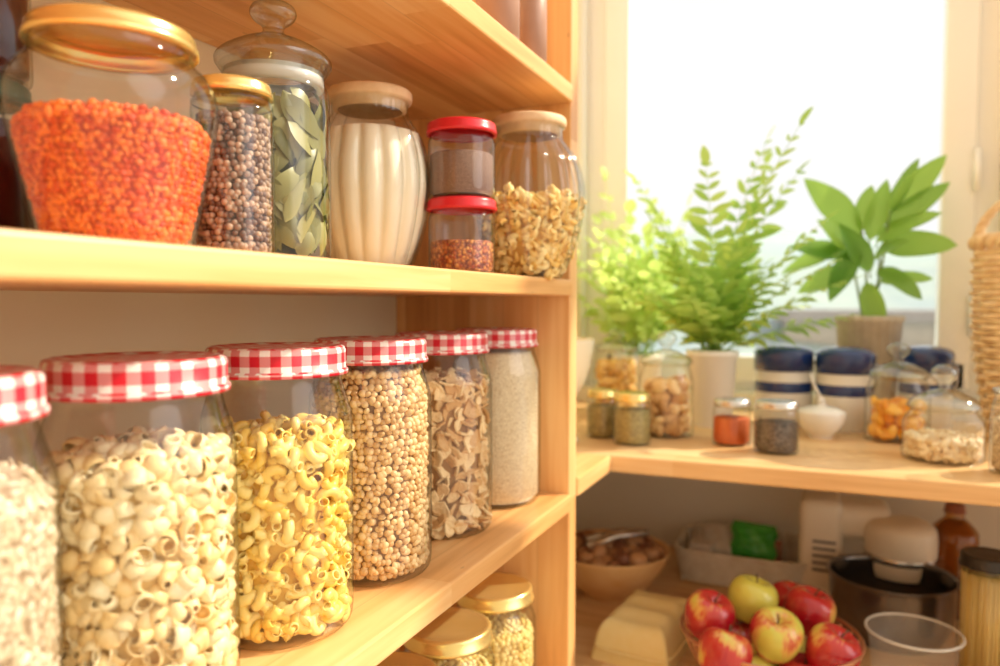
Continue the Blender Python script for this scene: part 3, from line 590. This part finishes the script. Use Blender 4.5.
# ------------------------------------------------------------------ lower board objects
zl=-.5
g=G('nut_bowl',-.340,1.255,zl); g.scale=(1.08,1.08,1.08)
lathe('bowl',[(0,.002),(.035,0),(.040,.004),(.060,.020),(.080,.045),(.093,.072),(.090,.074),(.075,.050),(.05,.025),(0,.015)],pm('pale_wood_bowl',(.84,.50,.20),(.92,.62,.30),30,.45),g,sm=4)
P=[];
for i in range(46):
    a=i*2.4; r=.075*math.sqrt(i/46); P.append((r*math.cos(a),r*math.sin(a),.066+.016*(1-r/.075)+rng.uniform(-.006,.006)))
scatter('nuts',[chunk(.016,.013,.013,.08) for i in range(4)],np.array(P),randrot(46),rng.uniform(.8,1.05,46),pm('nut_shell',(.22,.08,.035),(.60,.32,.14),40,.4,island=True),g)
tube('nutcracker_arm',[(-.02,-.055,.090),(.02,-.025,.103),(.06,.0,.106)],.006,M_silver,g); tube('nutcracker_arm',[(-.03,-.03,.092),(.02,-.005,.104),(.06,.0,.106)],.006,M_silver,g)
g=G('rattan_tray',-.135,1.445,zl); M_rat=pm('white_rattan',(.76,.69,.57),(.88,.83,.72),50,.6); parts=[]
def rrect(w,d,z,wv=0,ph=0,n=160):
    out=[]
    for i in range(n):
        a=2*math.pi*i/n; c,s=math.cos(a),math.sin(a); e=.35; x=math.copysign(abs(c)**e,c)*w; y=math.copysign(abs(s)**e,s)*d; f=1+wv*math.sin(i*math.pi*.5+ph); out.append((x*f,y*f,z))
    return out
for i in range(8): parts.append(tubegeo(rrect(.106+i*.0015,.080+i*.0015,.005+i*.0075,.012,math.pi*(i%2)),.0034,6,True))
for i in range(18): parts.append(tubegeo([(-.1+i*.0118,-.078,.004),(-.1+i*.0118,.078,.004)],.003,5))
v,q,t=merge(parts); build('weave',v,q,t,M_rat,g)
def pillow(name,w,d,h,mat,parent,loc,rot=(0,0,0)):
    n=14;V=[];Q=[]
    for s in (1,-1):
        for i in range(n+1):
            for j in range(n+1):
                u=i/n*2-1; v=j/n*2-1; z=s*h*.5*((1-u**4)*(1-v**4))**.6*(1+.16*math.sin(u*7+v*4)+.08*math.sin(v*13-u*5)); V.append((u*w/2*(1-.06*math.cos(v*6)),v*d/2,z))
    for s in range(2):
        o=s*(n+1)**2
        for i in range(n):
            for j in range(n):
                f=[o+i*(n+1)+j,o+(i+1)*(n+1)+j,o+(i+1)*(n+1)+j+1,o+i*(n+1)+j+1]; Q.append(f if s==0 else f[::-1])
    ob=build(name,V,Q,None,mat,parent,loc); ob.rotation_euler=rot; return ob
pillow('green_packet',.078,.065,.032,pm('green_foil',(.03,.34,.03),(.10,.52,.08),30,.25),g,(.015,-.01,.068),(math.radians(62),math.radians(6),math.radians(10)))
pillow('clear_packet',.078,.07,.03,pm('grey_foil',(.55,.5,.44),(.72,.68,.6),30,.3),g,(-.045,.0,.058),(math.radians(40),0,math.radians(-8)))
box('tea_box',-.095,-.055,-.05,.05,.01,.062,pm('card_box',(.6,.54,.47),(.76,.68,.6),20,.6),g); box('tea_box',.0,.06,.03,.07,.01,.05,pm('card_box2',(.5,.2,.12),(.6,.3,.2),20,.6),g)
g=G('egg_carton',-.236,1.088,zl); n=40;m=56;V=[];Q=[]
for i in range(n+1):
    for j in range(m+1):
        u=i/n*2-1;v=j/m*2-1; e=max(0,1-max(abs(u)**7,abs(v)**9))
        z=.060*e**.4
        if e>.5: z-=.006*(.5+.5*math.cos(v*math.pi*3))*(1-abs(u)**3)
        sh=1-.12*(z/.062); V.append((u*.056*sh,v*.084*sh,z))
for i in range(n):
    for j in range(m): Q.append([i*(m+1)+j,(i+1)*(m+1)+j,(i+1)*(m+1)+j+1,i*(m+1)+j+1])
o=build('carton_lid',V,Q,None,pm('yellow_pulp',(.95,.74,.30),(.97,.78,.36),90,.8,bump=.3),g); g.rotation_euler=(0,0,math.radians(-6))
tube('carton_rim',rrect(.057,.086,.018,0,0,80),.002,o.data.materials[0],g,closed=True)
g=G('kitchen_scale',-.42,1.05,zl); box('platform',-.06,.06,-.06,.06,.0,.03,pm('scale_grey',(.3,.3,.32),None,20,.4),g,bev=.008,seg=3); lathe('pan',[(0,.034),(.05,.034),(.054,.04),(.052,.04),(0,.037)],M_silver,g); tube('post',[(0,0,.028),(0,0,.035)],.012,M_silver,g)
cx,cy=-.064,1.018
g=G('wire_fruit_basket',cx,cy,zl); M_cop=pm('copper_wire',(.65,.30,.15),(.75,.40,.22),20,.3,.7); parts=[]
def circ(r,z,n=64): a=np.linspace(0,2*math.pi,n,endpoint=False); return np.stack([r*np.cos(a),r*np.sin(a),np.full(n,z)],1)
for r,z,w in ((.060,.003,.0022),(.082,.025,.0014),(.098,.05,.0014),(.110,.078,.0026)): parts.append(tubegeo(circ(r,z),w,6,True))
for j in range(28):
    a=2*math.pi*j/28; parts.append(tubegeo([(r*math.cos(a),r*math.sin(a),z) for r,z in catmull([(.0,.003),(.060,.003),(.082,.025),(.098,.05),(.110,.078)],3)],.0014,5))
v,q,t=merge(parts); build('wires',v,q,t,M_cop,g)
M_ar=applemat('apple_red',.40,.54); M_ag=applemat('apple_green',.66,.86); M_am=applemat('apple_mixed',.54,.68)
AP=[(0,-.022),(.008,-.027),(.018,-.0305),(.027,-.025),(.0345,-.008),(.0365,.007),(.0325,.021),(.022,.030),(.011,.0285),(.004,.023),(0,.020)]
M_st=pm('stem_brown',(.12,.07,.03),None,20,.7)
apples=[(-.136,.992,-.4045,M_ar,(.3,.15)),(-.088,1.043,-.394,M_ag,(.2,-.2)),(-.018,1.062,-.405,M_ar,(-.2,.2)),(-.109,.932,-.424,M_ar,(.3,.3)),(-.054,.982,-.411,M_am,(-.3,.2)),(.010,.996,-.426,M_ar,(.2,.4)),(-.0446,1.112,-.420,M_ar,(-.3,0)),
 (-.115,1.04,-.452,M_ar,(0,0)),(-.05,1.05,-.458,M_ag,(0,0)),(-.02,.99,-.466,M_ar,(0,0)),(-.085,.985,-.464,M_ag,(0,0))]
for x,y,z,m,r in apples:
    o=lathe('apple',[(a*.88,b*.9) for a,b in AP],m,None,(x,y,z+E),sm=4,segs=40,rib=lambda th,r,z:1+.015*math.cos(5*th)*(1 if z<-.005 else .3)); o.rotation_euler=(r[0],r[1],x*40)
    tube('apple_stem',[(0,0,.018),(.001,0,.027),(.004,0,.035)],.0011,M_st,o)
g=G('stand_mixer',.066,1.42,zl); M_mix=pm('mixer_plastic',(.90,.84,.70),(.92,.86,.74),8,.35)
box('base',-.105,.11,-.06,.06,0,.022,M_mix,g,bev=.01,seg=4); box('column',-.108,-.040,-.055,.05,.015,.170,M_mix,g,bev=.014,seg=4); 
box('head',-.106,.035,-.048,.048,.105,.165,M_mix,g,bev=.022,seg=5)
lathe('motor_housing',[(0,.060),(.043,.060),(.050,.067),(.052,.085),(.053,.125),(.048,.142),(.03,.150),(0,.151)],M_mix,g,(.046,-.045,0),sm=3)
lathe('band',[(.0535,.086),(.0545,.088),(.0545,.094),(.0535,.096)],M_silver,g,(.046,-.045,0))
M_vent=pm('vent_dark',(.2,.19,.18),None,20,.5)
for i in range(5): box('vent',-.086,-.050,-.0565,-.0545,.05+i*.012,.055+i*.012,M_vent,g,bev=0)
g=G('mixing_bowl',.092,1.262,zl)
lathe('bowl',[(0,.003),(.06,.001),(.068,.004),(.082,.03),(.086,.070),(.087,.092),(.090,.094),(.089,.096),(.084,.092),(.082,.06),(.07,.012),(0,.008)],pm('dark_steel',(.16,.14,.13),(.24,.22,.20),20,.18,.9),g,sm=3)
g=G('plastic_tub',.104,1.064,zl); 
lathe('tub',[(0,.002),(.040,.001),(.044,.004),(.048,.045),(.052,.086),(.055,.087),(.055,.090),(.052,.090)],frosted('frosted_plastic',(.74,.70,.62),.17),g)
tube('rim',circ(.0545,.0885),.0018,frosted('rim_plastic',(.82,.79,.72),.6),g,closed=True)
g=G('syrup_bottle',.190,1.40,zl); M_amb=glassmat('amber_glass',(.85,.60,.30),(.28,.13,.04),.8)
lathe('bottle',[(0,.002),(.028,0),(.033,.004),(.035,.03),(.035,.120),(.031,.138),(.018,.152),(.014,.157),(.014,.170)],M_amb,g,sm=3)
lathe('syrup',[(0,.004),(.029,.004),(.0325,.01),(.0325,.120),(.028,.136),(.014,.151),(0,.152)],pm('syrup',(.34,.17,.06),None,10,.2),g); lathe('cap',lidprof(.0145,.014),pm('brown_cap',(.30,.10,.05),None,20,.4),g,(0,0,.164))
g=G('spaghetti_jar',.197,1.155,zl); 
lathe('glass',[(0,.003),(.028,.002),(.032,0),(.034,.005),(.034,.14),(.032,.150),(.030,.155),(.030,.165)],M_glass,g,sm=3); lathe('lid',lidprof(.033,.016),pm('dark_lid',(.03,.025,.02),None,20,.35),g,(0,0,.156))
parts=[]
for i in range(260):
    a=i*2.39996; r=.030*math.sqrt((i+.5)/260); parts.append(tubegeo([(r*math.cos(a),r*math.sin(a),.005),(r*math.cos(a+.08),r*math.sin(a+.08),.148+rng.uniform(-.006,.004))],.0010,5))
v,q,t=merge(parts); build('spaghetti',v,q,t,pm('spaghetti_pasta',(.88,.63,.18),(.95,.75,.3),40,.5,island=True),g)
# ------------------------------------------------------------------ lights
SD=Vector((.60,.46,.62)).normalized()
sd=bpy.data.lights.new('sun','SUN'); sd.energy=5.8; sd.angle=math.radians(1.2); sd.color=(1,.88,.69)
so=bpy.data.objects.new('sun',sd); COL.objects.link(so); so.location=(2,2,4)
so.rotation_euler=SD.to_track_quat('Z','Y').to_euler()
w=bpy.data.worlds.new('sky'); S.world=w; w.use_nodes=True; nt=w.node_tree; nt.nodes.clear(); L=nt.links.new
tc=N(nt,'ShaderNodeTexCoord'); dt=N(nt,'ShaderNodeVectorMath',operation='DOT_PRODUCT'); L(tc.outputs['Generated'],dt.inputs[0]); dt.inputs[1].default_value=Vector((.35,.85,.35)).normalized()
mr=N(nt,'ShaderNodeMapRange'); mr.inputs['From Min'].default_value=-1; L(dt.outputs['Value'],mr.inputs['Value'])
r=ramp(nt,[(0,(.92,.69,.46)),(.45,(.97,.81,.60)),(.72,(1,1,1))]); L(mr.outputs[0],r.inputs[0])
d2=N(nt,'ShaderNodeVectorMath',operation='DOT_PRODUCT'); L(tc.outputs['Generated'],d2.inputs[0]); d2.inputs[1].default_value=Vector((.9,-.10,.34)).normalized()  # added bright patch in the sky, for soft highlights on the jars
m2=N(nt,'ShaderNodeMapRange'); m2.inputs['From Min'].default_value=.93; m2.inputs['From Max'].default_value=.96; m2.inputs['To Max'].default_value=2.2; L(d2.outputs['Value'],m2.inputs['Value'])
st_=N(nt,'ShaderNodeMath',operation='ADD'); st_.inputs[0].default_value=1.08; L(m2.outputs[0],st_.inputs[1])
bg=N(nt,'ShaderNodeBackground'); L(st_.outputs[0],bg.inputs['Strength']); L(r.outputs[0],bg.inputs[0]); ow=N(nt,'ShaderNodeOutputWorld'); L(bg.outputs[0],ow.inputs[0])
try:
    S.view_settings.view_transform='Standard'; S.view_settings.look='None'
except Exception as e: print(e)
